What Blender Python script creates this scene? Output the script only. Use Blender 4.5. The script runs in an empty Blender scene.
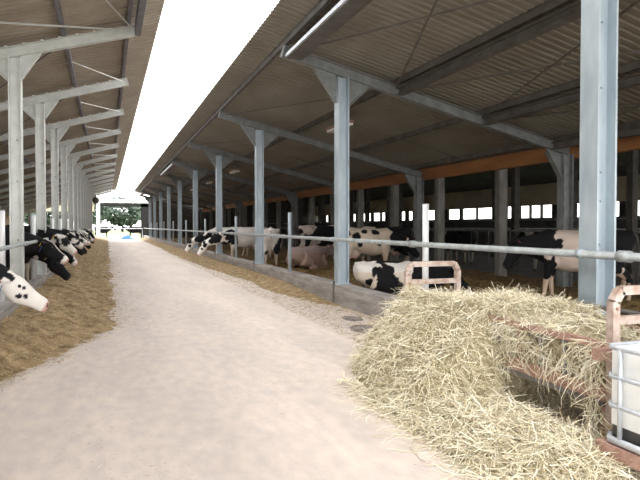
import bpy, bmesh, math, random
from mathutils import Vector, Matrix, noise, Euler
random.seed(7)
PI = math.pi
scn = bpy.context.scene
col = scn.collection

# ------------------------------------------------------------------ camera
cam_d = bpy.data.cameras.new('camera')
cam_d.sensor_fit = 'HORIZONTAL'; cam_d.sensor_width = 36.0
cam_d.lens = 36.0 * 600 / 640
cam_d.clip_start = 0.05; cam_d.clip_end = 600
cam = bpy.data.objects.new('camera', cam_d); col.objects.link(cam)
cam.location = (0, 0, 1.5)
cam.rotation_euler = (PI / 2 - math.atan(14 / 600), 0, -math.atan(213 / 600))
scn.camera = cam

# ------------------------------------------------------------------ light
world = bpy.data.worlds.new('overcast_sky'); scn.world = world
world.use_nodes = True
wn = world.node_tree
bg = wn.nodes['Background']
bg.inputs['Color'].default_value = (1.0, 0.985, 0.965, 1)
bg.inputs['Strength'].default_value = 4.8
sd = bpy.data.lights.new('soft_sun', 'SUN'); sd.energy = 3.2; sd.angle = math.radians(30); sd.color = (1, 0.97, 0.92)
so = bpy.data.objects.new('soft_sun', sd); col.objects.link(so)
so.rotation_euler = (math.radians(38), 0, math.radians(-12))     # behind the camera, through cloud
scn.view_settings.view_transform = 'Standard'
scn.view_settings.look = 'None'
scn.view_settings.gamma = 1
scn.view_settings.use_curve_mapping = False
scn.view_settings.exposure = 0.0

# ------------------------------------------------------------------ materials
def nt_mat(name, rough=0.7, metal=0.0):
    m = bpy.data.materials.new(name); m.use_nodes = True
    b = m.node_tree.nodes['Principled BSDF']
    b.inputs['Roughness'].default_value = rough
    b.inputs['Metallic'].default_value = metal
    return m, m.node_tree, b

def mat(name, c1, c2=None, scale=6.0, rough=0.7, metal=0.0, bump=0.0, stretch=(1, 1, 1), detail=5, lo=.35, hi=.65, c3=None, bscale=None):
    m, nt, b = nt_mat(name, rough, metal)
    if c2 is None: c2 = tuple(x * .8 for x in c1)
    tc = nt.nodes.new('ShaderNodeTexCoord')
    mp = nt.nodes.new('ShaderNodeMapping'); mp.inputs['Scale'].default_value = stretch
    nz = nt.nodes.new('ShaderNodeTexNoise'); nz.inputs['Scale'].default_value = scale; nz.inputs['Detail'].default_value = detail
    rp = nt.nodes.new('ShaderNodeValToRGB')
    rp.color_ramp.elements[0].position = lo; rp.color_ramp.elements[0].color = (*c1, 1)
    rp.color_ramp.elements[1].position = hi; rp.color_ramp.elements[1].color = (*c2, 1)
    if c3:
        e = rp.color_ramp.elements.new(min(.98, hi + .12)); e.color = (*c3, 1)
    nt.links.new(tc.outputs['Object'], mp.inputs['Vector'])
    nt.links.new(mp.outputs['Vector'], nz.inputs['Vector'])
    nt.links.new(nz.outputs['Fac'], rp.inputs['Fac'])
    nt.links.new(rp.outputs['Color'], b.inputs['Base Color'])
    if bump:
        n2 = nt.nodes.new('ShaderNodeTexNoise'); n2.inputs['Scale'].default_value = bscale or scale * 4; n2.inputs['Detail'].default_value = 6
        nt.links.new(mp.outputs['Vector'], n2.inputs['Vector'])
        bp = nt.nodes.new('ShaderNodeBump'); bp.inputs['Strength'].default_value = bump; bp.inputs['Distance'].default_value = .03
        nt.links.new(n2.outputs['Fac'], bp.inputs['Height']); nt.links.new(bp.outputs['Normal'], b.inputs['Normal'])
    return m

def attr_mat(name, attr='tint', rough=.7, bump=0.0, scale=60):
    m, nt, b = nt_mat(name, rough)
    a = nt.nodes.new('ShaderNodeAttribute'); a.attribute_name = attr
    nt.links.new(a.outputs['Color'], b.inputs['Base Color'])
    if bump:
        tc = nt.nodes.new('ShaderNodeTexCoord')
        n2 = nt.nodes.new('ShaderNodeTexNoise'); n2.inputs['Scale'].default_value = scale
        nt.links.new(tc.outputs['Object'], n2.inputs['Vector'])
        bp = nt.nodes.new('ShaderNodeBump'); bp.inputs['Strength'].default_value = bump; bp.inputs['Distance'].default_value = .01
        nt.links.new(n2.outputs['Fac'], bp.inputs['Height']); nt.links.new(bp.outputs['Normal'], b.inputs['Normal'])
    return m

def floor_mat():
    m, nt, b = nt_mat('worn_concrete', .75)
    tc = nt.nodes.new('ShaderNodeTexCoord')
    def nz(scale, st, det=5):
        mp = nt.nodes.new('ShaderNodeMapping'); mp.inputs['Scale'].default_value = st
        n = nt.nodes.new('ShaderNodeTexNoise'); n.inputs['Scale'].default_value = scale; n.inputs['Detail'].default_value = det
        nt.links.new(tc.outputs['Object'], mp.inputs['Vector']); nt.links.new(mp.outputs['Vector'], n.inputs['Vector'])
        return n
    def ramp(n, p0, c0, p1, c1):
        r = nt.nodes.new('ShaderNodeValToRGB')
        r.color_ramp.elements[0].position = p0; r.color_ramp.elements[0].color = (*c0, 1)
        r.color_ramp.elements[1].position = p1; r.color_ramp.elements[1].color = (*c1, 1)
        nt.links.new(n.outputs['Fac'], r.inputs['Fac']); return r
    base = ramp(nz(1.0, (1.6, .35, 1)), .35, FL1, .65, FL2)
    straw = ramp(nz(26, (1, 1, 1), 8), .60, (0, 0, 0), .72, (1, 1, 1))
    area = ramp(nz(.8, (1, .5, 1), 3), .42, (0.15, .15, .15), .62, (1, 1, 1))
    mul = nt.nodes.new('ShaderNodeMath'); mul.operation = 'MULTIPLY'
    nt.links.new(straw.outputs['Color'], mul.inputs[0]); nt.links.new(area.outputs['Color'], mul.inputs[1])
    mix = nt.nodes.new('ShaderNodeMixRGB'); mix.inputs['Color2'].default_value = (.42, .32, .19, 1)
    nt.links.new(mul.outputs[0], mix.inputs['Fac']); nt.links.new(base.outputs['Color'], mix.inputs['Color1'])
    fine = ramp(nz(9, (1, .5, 1), 8), .3, (.86, .86, .88), .7, (1.05, 1.04, 1.02))
    m2 = nt.nodes.new('ShaderNodeMixRGB'); m2.blend_type = 'MULTIPLY'; m2.inputs['Fac'].default_value = 1
    nt.links.new(mix.outputs['Color'], m2.inputs['Color1']); nt.links.new(fine.outputs['Color'], m2.inputs['Color2'])
    nt.links.new(m2.outputs['Color'], b.inputs['Base Color'])
    bp = nt.nodes.new('ShaderNodeBump'); bp.inputs['Strength'].default_value = .25; bp.inputs['Distance'].default_value = .01
    nf = nz(60, (1, 1, 1)); nt.links.new(nf.outputs['Fac'], bp.inputs['Height']); nt.links.new(bp.outputs['Normal'], b.inputs['Normal'])
    return m
FL1 = (.60, .53, .49); FL2 = (.70, .615, .56)

M = {}
M['floor'] = floor_mat()
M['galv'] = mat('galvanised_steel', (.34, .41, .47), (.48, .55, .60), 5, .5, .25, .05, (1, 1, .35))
M['galv_far'] = mat('galvanised_shaded', (.17, .18, .18), (.25, .26, .26), 5, .7, .1)  # darkened copy of the steel; interior shade put into its colour
M['galv_left'] = mat('galvanised_skylit', (.58, .60, .58), (.70, .72, .70), 5, .5, .2)  # whitish copy of the steel, carrying the sky's light in its colour
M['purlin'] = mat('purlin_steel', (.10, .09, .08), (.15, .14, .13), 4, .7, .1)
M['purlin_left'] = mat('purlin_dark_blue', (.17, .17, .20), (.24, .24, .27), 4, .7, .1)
M['bright'] = mat('bright_zinc', (.78, .80, .82), (.86, .88, .9), 8, .4, .1)
M['sheet_r'] = mat('roof_sheet_shaded', (.205, .18, .145), (.26, .235, .195), 1.5, .6, 0, 0, (1, .4, 1))  # shade under the right roof is put into this lowered brown
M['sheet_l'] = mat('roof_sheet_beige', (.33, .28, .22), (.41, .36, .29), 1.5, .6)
M['rail'] = mat('rail_pipe', (.33, .36, .37), (.46, .49, .50), 8, .5, .3)
M['kerb'] = mat('kerb_concrete', (.24, .22, .21), (.40, .37, .35), 4, .85, 0, .4, (1, .4, 3))
M['post'] = mat('post_concrete', (.14, .13, .115), (.23, .22, .20), 4, .85, 0, .3, (1, 1, .4))
M['beam'] = mat('orange_timber', (.30, .12, .045), (.42, .19, .075), 3, .7, 0, .1, (1, .2, 1))
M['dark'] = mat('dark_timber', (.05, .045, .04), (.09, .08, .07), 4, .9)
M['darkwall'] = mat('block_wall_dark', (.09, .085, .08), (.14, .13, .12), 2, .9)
M['beige'] = mat('beige_panel', (.42, .36, .25), (.52, .46, .33), 1, .8)
M['rust'] = mat('rusty_steel', (.30, .17, .13), (.42, .27, .22), 14, .7, .1, .3, c3=(.55, .45, .40))
M['rustgrey'] = mat('worn_rusty_frame', (.36, .25, .20), (.55, .48, .44), 12, .7, .1, .3, c3=(.40, .2, .13))
M['plastic'] = mat('milky_plastic', (.74, .76, .75), (.82, .83, .82), 3, .35)
M['tank_dark'] = mat('tank_bottom_dark', (.02, .02, .022), (.05, .05, .05), 4, .4)  # even dark tone for the lowest part of the tank
M['cage'] = mat('cage_tube', (.46, .50, .56), (.60, .63, .68), 10, .4, .3)
M['hoof'] = mat('horn_dark', (.05, .045, .04), None, 20, .6)
M['eye'] = mat('eye_black', (.01, .009, .008), None, 5, .1)
M['tag_y'] = mat('tag_yellow', (.85, .62, .05), (.9, .7, .1), 5, .5)
M['tag_o'] = mat('tag_orange', (.85, .17, .04), (.9, .25, .06), 5, .5)
M['tag_b'] = mat('strap_blue', (.03, .10, .26), (.05, .15, .35), 5, .6)
M['tag_r'] = mat('tag_red', (.6, .05, .05), None, 5, .5)
M['coat'] = attr_mat('cow_coat', 'tint', .85, .25, 90); M['coat'].node_tree.nodes['Principled BSDF'].inputs['Specular IOR Level'].default_value = .2
M['straw'] = attr_mat('straw_blades', 'tint', .7)
M['haybase'] = mat('hay_mass', (.30, .25, .14), (.60, .53, .36), 22, .9, 0, 1.0, (1, 1, 1), 8)
M['silage'] = mat('silage_mass', (.19, .125, .06), (.45, .325, .18), 7, .9, 0, 1.0, (1, 1, 1), 8, c3=(.55, .45, .28))
M['bedding'] = mat('bedding_straw', (.10, .06, .022), (.26, .165, .06), 12, .9, 0, 1.0, (1, 1, 1), 8)
M['manure'] = mat('wet_manure', (.11, .10, .095), (.30, .26, .235), 7, .7, 0, .4)
M['grass'] = mat('field_grass', (.16, .22, .10), (.24, .29, .15), .2, .9)
M['leaf'] = mat('tree_leaves', (.035, .06, .045), (.09, .12, .09), .8, .9)
M['bark'] = mat('tree_bark', (.10, .08, .06), None, 4, .9)
M['bluetarp'] = mat('blue_plastic', (.015, .09, .3), (.02, .13, .38), 3, .5)
M['bluetrim'] = mat('pale_roof_fibre', (.62, .62, .60), (.75, .74, .72), .7, .8)

# ------------------------------------------------------------------ helpers
class MB:
    def __init__(s): s.v = []; s.f = []
    def quad_box(s, a, b):
        x0, y0, z0 = a; x1, y1, z1 = b; n = len(s.v)
        s.v += [(x0,y0,z0),(x1,y0,z0),(x1,y1,z0),(x0,y1,z0),(x0,y0,z1),(x1,y0,z1),(x1,y1,z1),(x0,y1,z1)]
        s.f += [tuple(n+i for i in q) for q in ((3,2,1,0),(4,5,6,7),(0,1,5,4),(1,2,6,5),(2,3,7,6),(3,0,4,7))]
        return s
    def box(s, c, d):
        return s.quad_box(tuple(c[i]-d[i]/2 for i in range(3)), tuple(c[i]+d[i]/2 for i in range(3)))
    def bar(s, p, q, w, h, up=(0, 0, 1)):          # rectangular bar p->q
        p = Vector(p); q = Vector(q); d = (q-p).normalized(); up = Vector(up)
        side = d.cross(up)
        if side.length < 1e-4: side = d.cross(Vector((1, 0, 0)))
        side.normalize(); u = side.cross(d).normalized(); n = len(s.v)
        for e in (p, q):
            for a, b in ((-1,-1),(1,-1),(1,1),(-1,1)):
                s.v.append(tuple(e + side*(a*w/2) + u*(b*h/2)))
        s.f += [(n+3,n+2,n+1,n),(n+4,n+5,n+6,n+7),(n,n+1,n+5,n+4),(n+1,n+2,n+6,n+5),(n+2,n+3,n+7,n+6),(n+3,n,n+4,n+7)]
        return s
    def ibeam(s, p, q, w, h, t, up=(0, 0, 1)):     # I section, web along 'up'
        p = Vector(p); q = Vector(q); d = (q-p).normalized(); up = Vector(up)
        side = d.cross(up).normalized(); u = side.cross(d).normalized()
        s.bar(p+u*(h/2-t/2), q+u*(h/2-t/2), w, t, up)
        s.bar(p-u*(h/2-t/2), q-u*(h/2-t/2), w, t, up)
        s.bar(p, q, t*.8, h-2*t, up)
        return s
    def tube(s, pts, r, n=10, close=True):
        pts = [Vector(p) for p in pts]; base = len(s.v)
        rs = r if isinstance(r, (list, tuple)) else [r]*len(pts)
        prev = None
        for i, p in enumerate(pts):
            a = pts[max(0, i-1)]; b = pts[min(len(pts)-1, i+1)]; d = (b-a).normalized()
            ref = prev if prev is not None else (Vector((0,0,1)) if abs(d.z) < .9 else Vector((1,0,0)))
            e1 = (ref - d*ref.dot(d)).normalized(); e2 = d.cross(e1); prev = e1
            for k in range(n):
                an = 2*PI*k/n
                s.v.append(tuple(p + e1*(math.cos(an)*rs[i]) + e2*(math.sin(an)*rs[i])))
        for i in range(len(pts)-1):
            for k in range(n):
                s.f.append((base+i*n+k, base+i*n+(k+1)%n, base+(i+1)*n+(k+1)%n, base+(i+1)*n+k))
        if close:
            s.f.append(tuple(base+k for k in reversed(range(n))))
            s.f.append(tuple(base+(len(pts)-1)*n+k for k in range(n)))
        return s
    def loft(s, rings, n=16, sq=2.0):   # rings: (center, side, up, half_w, half_h)
        base = len(s.v)
        for c, sd_, u, w, h in rings:
            c = Vector(c)
            for k in range(n):
                an = 2*PI*k/n; ca, sa = math.cos(an), math.sin(an)
                f = lambda t: math.copysign(abs(t)**(2/sq), t)
                s.v.append(tuple(c + sd_*(f(ca)*w) + u*(f(sa)*h)))
        m = len(rings)
        for i in range(m-1):
            for k in range(n):
                s.f.append((base+i*n+k, base+i*n+(k+1)%n, base+(i+1)*n+(k+1)%n, base+(i+1)*n+k))
        s.f.append(tuple(base+k for k in reversed(range(n)))); s.f.append(tuple(base+(m-1)*n+k for k in range(n)))
        return s
    def ell(s, c, r, n=12, m=8, rot=None):
        base = len(s.v); c = Vector(c)
        for i in range(m+1):
            th = PI*i/m
            for k in range(n):
                p = Vector((r[0]*math.sin(th)*math.cos(2*PI*k/n), r[1]*math.sin(th)*math.sin(2*PI*k/n), r[2]*math.cos(th)))
                if rot is not None: p = rot @ p
                s.v.append(tuple(c+p))
        for i in range(m):
            for k in range(n):
                s.f.append((base+i*n+k, base+(i+1)*n+k, base+(i+1)*n+(k+1)%n, base+i*n+(k+1)%n))
        return s
    def prism(s, poly, a, b, axis='y'):            # poly in xz, extruded a..b along y
        n = len(poly); base = len(s.v)
        for t in (a, b):
            for (x, z) in poly:
                s.v.append((x, t, z) if axis == 'y' else (t, x, z))
        for k in range(n):
            s.f.append((base+k, base+(k+1) % n, base+n+(k+1) % n, base+n+k))
        s.f.append(tuple(base+k for k in reversed(range(n)))); s.f.append(tuple(base+n+k for k in range(n)))
        return s
    def mesh(s, name, m, smooth=False, fix=True):
        me = bpy.data.meshes.new(name); me.from_pydata(s.v, [], s.f)
        if fix:
            bm = bmesh.new(); bm.from_mesh(me); bmesh.ops.recalc_face_normals(bm, faces=bm.faces); bm.to_mesh(me); bm.free()
        if smooth: me.shade_smooth()
        if m: me.materials.append(m)
        return me
    def build(s, name, m, parent=None, smooth=False, fix=True):
        o = bpy.data.objects.new(name, s.mesh(name, m, smooth, fix)); col.objects.link(o)
        if parent: o.parent = parent
        return o

def empty(name, loc=(0, 0, 0), rz=0):
    o = bpy.data.objects.new(name, None); col.objects.link(o); o.location = loc; o.rotation_euler = (0, 0, rz)
    o.empty_display_size = .2
    return o
def tag(o, label, cat, group=None, kind=None):
    o['label'] = label; o['category'] = cat
    if group: o['group'] = group
    if kind: o['kind'] = kind
    return o
def struct(name, mb, m, smooth=False, label=None):
    o = mb.build(name, m, None, smooth); o['kind'] = 'structure'
    if label: o['label'] = label
    return o
def copy_tree(o, parent=None):
    c = o.copy(); col.objects.link(c)
    if parent: c.parent = parent
    for ch in list(o.children): copy_tree(ch, c)
    return c
ORD = ['first','second','third','fourth','fifth','sixth','seventh','eighth','ninth','tenth','eleventh','twelfth','thirteenth','fourteenth','fifteenth','sixteenth','seventeenth','eighteenth','nineteenth']

# ------------------------------------------------------------------ layout numbers
Y0, Y1 = -2.5, 66.0
RX = 4.3; LX = -1.45
RY = [4.4, 10.85, 17.55, 24.4, 31.3, 38.3, 45.3, 52.3, 59.3, 65.7]
LY = [7.35 + 4.05*i for i in range(15)]
def zr(x): return 4.76 - .238*(x-3.12)        # centre line of right rafters
def zl(x): return 5.02 + .288*(x-.5)          # centre line of left rafters

# ------------------------------------------------------------------ ground and floors
g = MB().quad_box((-60, -8, -.5), (90, 260, -.04)); struct('ground', g, M['grass'])
f = MB().quad_box((-1.35, -6, -.3), (4.13, 79, 0)); struct('floor', f, M['floor'])
f = MB().quad_box((-9, -4, -.3), (-1.55, 79, .02)); struct('floor', f, M['kerb'])
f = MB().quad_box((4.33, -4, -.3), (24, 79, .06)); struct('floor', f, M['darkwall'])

def heightfield(x0, x1, y0, y1, dx, dy, fn):
    nx = int((x1-x0)/dx)+1; ny = int((y1-y0)/dy)+1; mb = MB()
    for j in range(ny):
        for i in range(nx):
            x = x0+(x1-x0)*i/(nx-1); y = y0+(y1-y0)*j/(ny-1); mb.v.append((x, y, fn(x, y)))
    for j in range(ny-1):
        for i in range(nx-1):
            a = j*nx+i; mb.f.append((a, a+1, a+nx+1, a+nx))
    return mb
def N(x, y, z=0.0): return noise.noise(Vector((x, y, z)))
def sm(t): t = max(0, min(1, t)); return t*t*(3-2*t)
def add_strands(mb, tints, n, sampler, L, w, pal, lift=.02, tilt=.35, bend=.3):
    for _ in range(n):
        p = sampler()
        if p is None: continue
        p = Vector(p); a = random.uniform(0, 2*PI); l = random.uniform(*L); el = random.gauss(0, tilt)
        d = Vector((math.cos(a)*math.cos(el), math.sin(a)*math.cos(el), math.sin(el)))
        side = Vector((-math.sin(a), math.cos(a), random.uniform(-.7, .7))).normalized()
        ww = random.uniform(.6, 1.3)*w; bd = side*random.uniform(-bend, bend)*l*.4 - Vector((0, 0, 1))*random.uniform(0, bend)*l*.3
        c = random.choice(pal); k = random.uniform(.8, 1.15); c = (c[0]*k, c[1]*k, c[2]*k, 1)
        b = len(mb.v); p = p + Vector((0, 0, lift*random.random()))
        for t in (-.5, -.17, .17, .5):
            q = p + d*(l*t) + bd*(4*t*t)
            if q.z < .004: q.z = .004 + .01*random.random()
            mb.v.append(tuple(q-side*ww/2)); mb.v.append(tuple(q+side*ww/2)); tints += [c, c]
        mb.f += [(b, b+1, b+3, b+2), (b+2, b+3, b+5, b+4), (b+4, b+5, b+7, b+6)]
def strand_obj(name, mb, tints, parent=None):
    me = mb.mesh(name, M['straw'], False, False)
    at = me.color_attributes.new('tint', 'FLOAT_COLOR', 'POINT')
    flat = [c for t in tints for c in t]; at.data.foreach_set('color', flat)
    o = bpy.data.objects.new(name, me); col.objects.link(o); o.parent = parent
    return o

# silage along the left kerb
def left_edge(y):
    if y < 9.5: e = max(-1.3, -.97 + (y-6.2)*.36)
    else: e = .18
    return min(e, .2) + .16*N(0, y*.55, 3) + .06*N(0, y*2.1, 8)
def silL(x, y):
    e = left_edge(y); t = (e-x)/max(.2, e+1.45)
    if t <= 0: return -.03
    h = .30*sm(t*1.25)*(.75+.35*N(x*1.3, y*.6, 5)) + .05*N(x*4, y*4) + .03*N(x*11, y*11)
    return max(-.03, min(h, .5)) if t > .04 else -.01
mbx = heightfield(-1.33, .45, 4.6, 20, .035, .045, silL)
PALS = [(.36, .26, .13), (.48, .37, .21), (.58, .49, .31), (.28, .20, .10), (.42, .34, .2)]
t_ = empty('chopped_silage', (-1.0, 8, 0)); tag(t_, 'brown chopped silage feed strewn along the left kerb', 'silage', None, 'stuff')
o = mbx.build('feed_mass', M['silage'], None, True); o.parent = t_; o.location = (1.0, -8, 0); o['kind'] = 'stuff'
o = heightfield(-1.33, .45, 20, 74, .12, .2, silL).build('feed_mass', M['silage'], None, True); o.parent = t_; o.location = (1.0, -8, 0); o['kind'] = 'stuff'
mb = MB(); tt = []
def sL():
    y = 3.2 + 27*random.random()**1.7; x = random.uniform(-1.33, left_edge(y)+(.6 if y > 9 else .25)*random.random()**4)
    return (x, y, max(0, silL(x, y)))
add_strands(mb, tt, 15000, sL, (.03, .12), .006, PALS, .015)
o = strand_obj('feed_flecks', mb, tt, t_); o.location = (1.0, -8, 0); o['kind'] = 'stuff'

# silage along the right kerb, further away
def silR(x, y):
    e = 3.5 + .25*N(1, y*.4, 3) - .35*sm((y-15)/10)*(1 if y < 40 else .5)
    t = (x-e)/(4.13-e)
    if t <= 0: return -.02
    return max(-.02, .16*sm(t)*sm((y-9.5)/6) + .02*N(x*6, y*6) - .01)
o = heightfield(2.9, 4.125, 8.5, 73, .07, .1, silR).build('scattered_silage', M['silage'], None, True)
tag(o, 'thin brown silage strip at the foot of the right kerb', 'silage', None, 'stuff')
mb = MB(); tt = []
def sR():
    y = 7 + 25*random.random()**1.4; x = 4.12 - 1.1*random.random()**1.5
    return (x, y, max(0, silR(x, y)))
add_strands(mb, tt, 9000, sR, (.03, .1), .006, PALS, .01)
o = strand_obj('straw_flecks', mb, tt); tag(o, 'loose straw flecks lying along foot of right kerb', 'straw', None, 'stuff')

mb = MB(); tt = []
def sF():
    y = 2.2 + 16*random.random()**1.8; x = random.uniform(-1.0, 3.4)
    if x < left_edge(y) or N(x*.7, y*.4, 9) < -.12 and random.random() < .7: return None
    return (x, y, .003)
add_strands(mb, tt, 1600, sF, (.015, .06), .003, [(.7, .62, .46), (.6, .52, .36), (.8, .74, .6)], .002, .02)
def sC():
    y = random.gauss(2.75, .1); x = random.gauss(.85, .2); return (x, y, .004)
add_strands(mb, tt, 260, sC, (.02, .07), .005, PALS, .006, .1)
o = strand_obj('floor_chaff', mb, tt); tag(o, 'pale chaff bits sprinkled over the concrete feed alley', 'chaff', None, 'stuff')

# bedding in the right pen and left pen
def bedR(x, y): return .2 + .05*N(x*.8, y*.8, 2) + .035*N(x*3, y*3) + .02*N(x*9, y*9) - .1*sm((x-8.5)/2)
o = heightfield(4.33, 11, -3, 24, .06, .08, bedR).build('straw_bedding', M['bedding'], None, True)
tag(o, 'brown straw bedding covering the floor of the right pen', 'bedding', None, 'stuff')
o = heightfield(4.33, 11, 24, 74, .2, .25, bedR).build('straw_bedding', M['bedding'], None, True)
tag(o, 'trampled straw bedding deep in the far half of right pen', 'bedding', None, 'stuff')
mb = MB(); tt = []
def sB():
    y = 4 + 17*random.random()**1.3; x = random.uniform(4.4, 8.5); return (x, y, bedR(x, y))
add_strands(mb, tt, 9000, sB, (.08, .25), .009, [(.40, .27, .09), (.30, .2, .07), (.5, .37, .16), (.24, .15, .06)], .03)
o = strand_obj('bedding_stalks', mb, tt); tag(o, 'loose golden stalks on top of the right pen bedding', 'straw', None, 'stuff')
def bedL(x, y): return .1 + .05*N(x*.8, y*.8, 2) + .02*N(x*4, y*4)
o = heightfield(-8.4, -1.56, 2, 74, .15, .2, bedL).build('straw_bedding', M['bedding'], None, True)
tag(o, 'dirty straw bedding on the floor of the left pen', 'bedding', None, 'stuff')

# ------------------------------------------------------------------ kerbs
ys = [-4] + RY + [79]
for i in range(len(ys)-1):
    a, b = ys[i], ys[i+1]
    mb = MB().quad_box((4.13, a+.012, -.2), (4.42, b-.012, .38))
    o = mb.build('kerb', M['kerb'])
    bv = o.modifiers.new('b', 'BEVEL'); bv.width = .015
    o['kind'] = 'structure'
for i in range(9):
    a = -4 + i*9.2
    o = MB().quad_box((-1.55, a+.012, -.2), (-1.33, a+9.2-.012, .36)).build('kerb', M['kerb']); o['kind'] = 'structure'
    bv = o.modifiers.new('b', 'BEVEL'); bv.width = .015

# ------------------------------------------------------------------ roofs
def corrugated(x0, z0, x1, z1, y0, y1, mat_, name, label, per=.17, amp=.026, segs=1, th=.006):
    mb = MB(); prof = []; y = y0
    while y < y1:
        prof += [(y, 0), (y+per*.45, 0), (y+per*.56, amp), (y+per*.89, amp)]; y += per
    n = len(prof)
    for s_ in range(segs+1):
        t = s_/segs; x = x0+(x1-x0)*t; z = z0+(z1-z0)*t
        for (yy, dz) in prof: mb.v.append((x, yy, z+dz))
    for s_ in range(segs):
        for k in range(n-1):
            a = s_*n+k; mb.f.append((a, a+1, a+n+1, a+n))
    o = mb.build(name, mat_, None, False, False); sol = o.modifiers.new('t', 'SOLIDIFY'); sol.thickness = th
    o['kind'] = 'structure'; o['label'] = label
    return o
def zsr(x): return zr(x) + .10 + .13
def zsl(x): return zl(x) + .09 + .13
corrugated(2.64, zsr(2.64), 10.3, zsr(10.3), Y0-.3, Y1, M['sheet_r'], 'ceiling', 'ribbed shade-darkened brown roof sheeting over the right pen')
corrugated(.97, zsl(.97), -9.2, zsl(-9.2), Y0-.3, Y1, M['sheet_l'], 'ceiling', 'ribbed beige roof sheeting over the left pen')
# second hall on the right, beyond the orange beam
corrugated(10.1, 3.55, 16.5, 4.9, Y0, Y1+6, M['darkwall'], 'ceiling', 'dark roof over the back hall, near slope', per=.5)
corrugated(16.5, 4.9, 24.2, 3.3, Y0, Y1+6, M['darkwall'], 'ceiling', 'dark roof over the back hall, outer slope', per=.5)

# purlins
def purlin(x, z, y0, y1, m, lab, w=.06, h=.13, cat='purlin', name='roof_purlin', grp=None):
    mb = MB()
    mb.quad_box((x-.004, y0, z-h/2), (x+.004, y1, z+h/2)); mb.quad_box((x-.004, y0, z+h/2-.008), (x+w, y1, z+h/2)); mb.quad_box((x-.004, y0, z-h/2), (x+w, y1, z-h/2+.008))
    o = mb.build(name, m); tag(o, lab, cat, grp); return o
for k, x in enumerate([3.14, 5.45, 7.45, 9.45]):
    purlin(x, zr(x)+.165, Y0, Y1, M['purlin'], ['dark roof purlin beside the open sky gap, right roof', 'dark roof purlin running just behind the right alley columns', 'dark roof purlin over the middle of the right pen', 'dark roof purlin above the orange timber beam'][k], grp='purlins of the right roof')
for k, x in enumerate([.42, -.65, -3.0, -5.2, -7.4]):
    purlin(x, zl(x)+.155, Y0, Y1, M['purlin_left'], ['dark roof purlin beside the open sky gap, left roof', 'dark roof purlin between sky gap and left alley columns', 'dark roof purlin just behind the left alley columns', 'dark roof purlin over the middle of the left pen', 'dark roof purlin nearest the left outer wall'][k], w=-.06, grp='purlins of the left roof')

# ------------------------------------------------------------------ right columns, rafters
def h_column(mb, x, y, z0, z1, d=.225, b=.22, t=.022):
    mb.quad_box((x-d/2, y-b/2, z0), (x-d/2+t, y+b/2, z1)); mb.quad_box((x+d/2-t, y-b/2, z0), (x+d/2, y+b/2, z1))
    mb.quad_box((x-d/2+t, y-.008, z0), (x+d/2-t, y+.008, z1)); return mb
def bolt(mb, p, ax, r=.014, l=.03):
    q = Vector(p)+Vector(ax)*l; mb.tube([p, tuple(q)], r, 6)
for i, y in enumerate(RY):
    t = empty('steel_column', (RX, y, .38))
    w = ORD[i]
    lab = {0: 'tall galvanised steel column standing behind the hay feeder, nearest of all', 1: 'galvanised steel column on kerb in front of the lying spotted cow'}.get(i, '%s galvanised steel column from the front along the right kerb' % w)
    tag(t, lab, 'column', 'steel columns along the right kerb')
    top = zr(RX)-.12-.38
    o = h_column(MB(), 0, 0, 0, top).build('shaft', M['galv'], t)
    MB().quad_box((-.16, -.16, 0), (.16, .16, .016)).build('base_plate', M['galv'], t)
    if i < 5:
        for zz in ([.35, .95, 1.35, 1.62, 2.4, 3.0] if i == 0 else [.8, 1.9]):
            b = MB(); bolt(b, (.02, -.008, zz), (0, -1, 0), .011, .02); b.build('bolt', M['galv'], t)
        b = MB(); b.quad_box((-.172, -.05, -.38), (-.16, .05, .06)); b.build('anchor_strap', M['purlin'], t)
    for s in (-1, 1):
        zt = lambda xx: zr(RX+xx)-.1-.38
        pts = [(s*.12, zt(s*.12)-.52), (s*.55, zt(s*.55)-.03), (s*.55, zt(s*.55)), (s*.12, zt(s*.12))]
        MB().prism(pts, -.01, .01).build('gusset_plate', M['galv_far'], t)
        MB().bar((s*.13, 0, zt(s*.13)-.54), (s*.57, 0, zt(s*.57)-.02), .12, .014).build('haunch_flange', M['galv_far'], t)
def rafterR(i, y):
    t = empty('roof_rafter', (3.12, y, zr(3.12)))
    tag(t, '%s sloping steel rafter from the front under the right roof' % ORD[i], 'rafter', 'rafters of the right roof')
    dx = 9.78-3.12; dz = zr(9.78)-zr(3.12)
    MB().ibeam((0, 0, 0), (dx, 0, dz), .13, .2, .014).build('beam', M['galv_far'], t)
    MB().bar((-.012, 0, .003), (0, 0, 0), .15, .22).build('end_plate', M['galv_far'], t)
for i, y in enumerate(RY): rafterR(i, y)
# inner steel columns under the rafters' lower ends
for i, y in enumerate(RY):
    t = empty('inner_column', (9.68, y, .06)); tag(t, '%s dark steel column from the front below the orange beam' % ORD[i], 'column', 'inner columns under the orange beam')
    H = zr(9.68)-.1-.06
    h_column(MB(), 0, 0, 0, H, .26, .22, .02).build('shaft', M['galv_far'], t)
    if i < 7:
        pts = [(-.13, H-.5), (-.5, H+.06), (-.5, H+.11), (-.13, H+.02)]
        MB().prism(pts, -.012, .012).build('gusset_plate', M['galv_far'], t)
        MB().bar((-.14, 0, H-.52), (-.52, 0, H+.05), .14, .016).build('haunch_flange', M['galv_far'], t)

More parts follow.
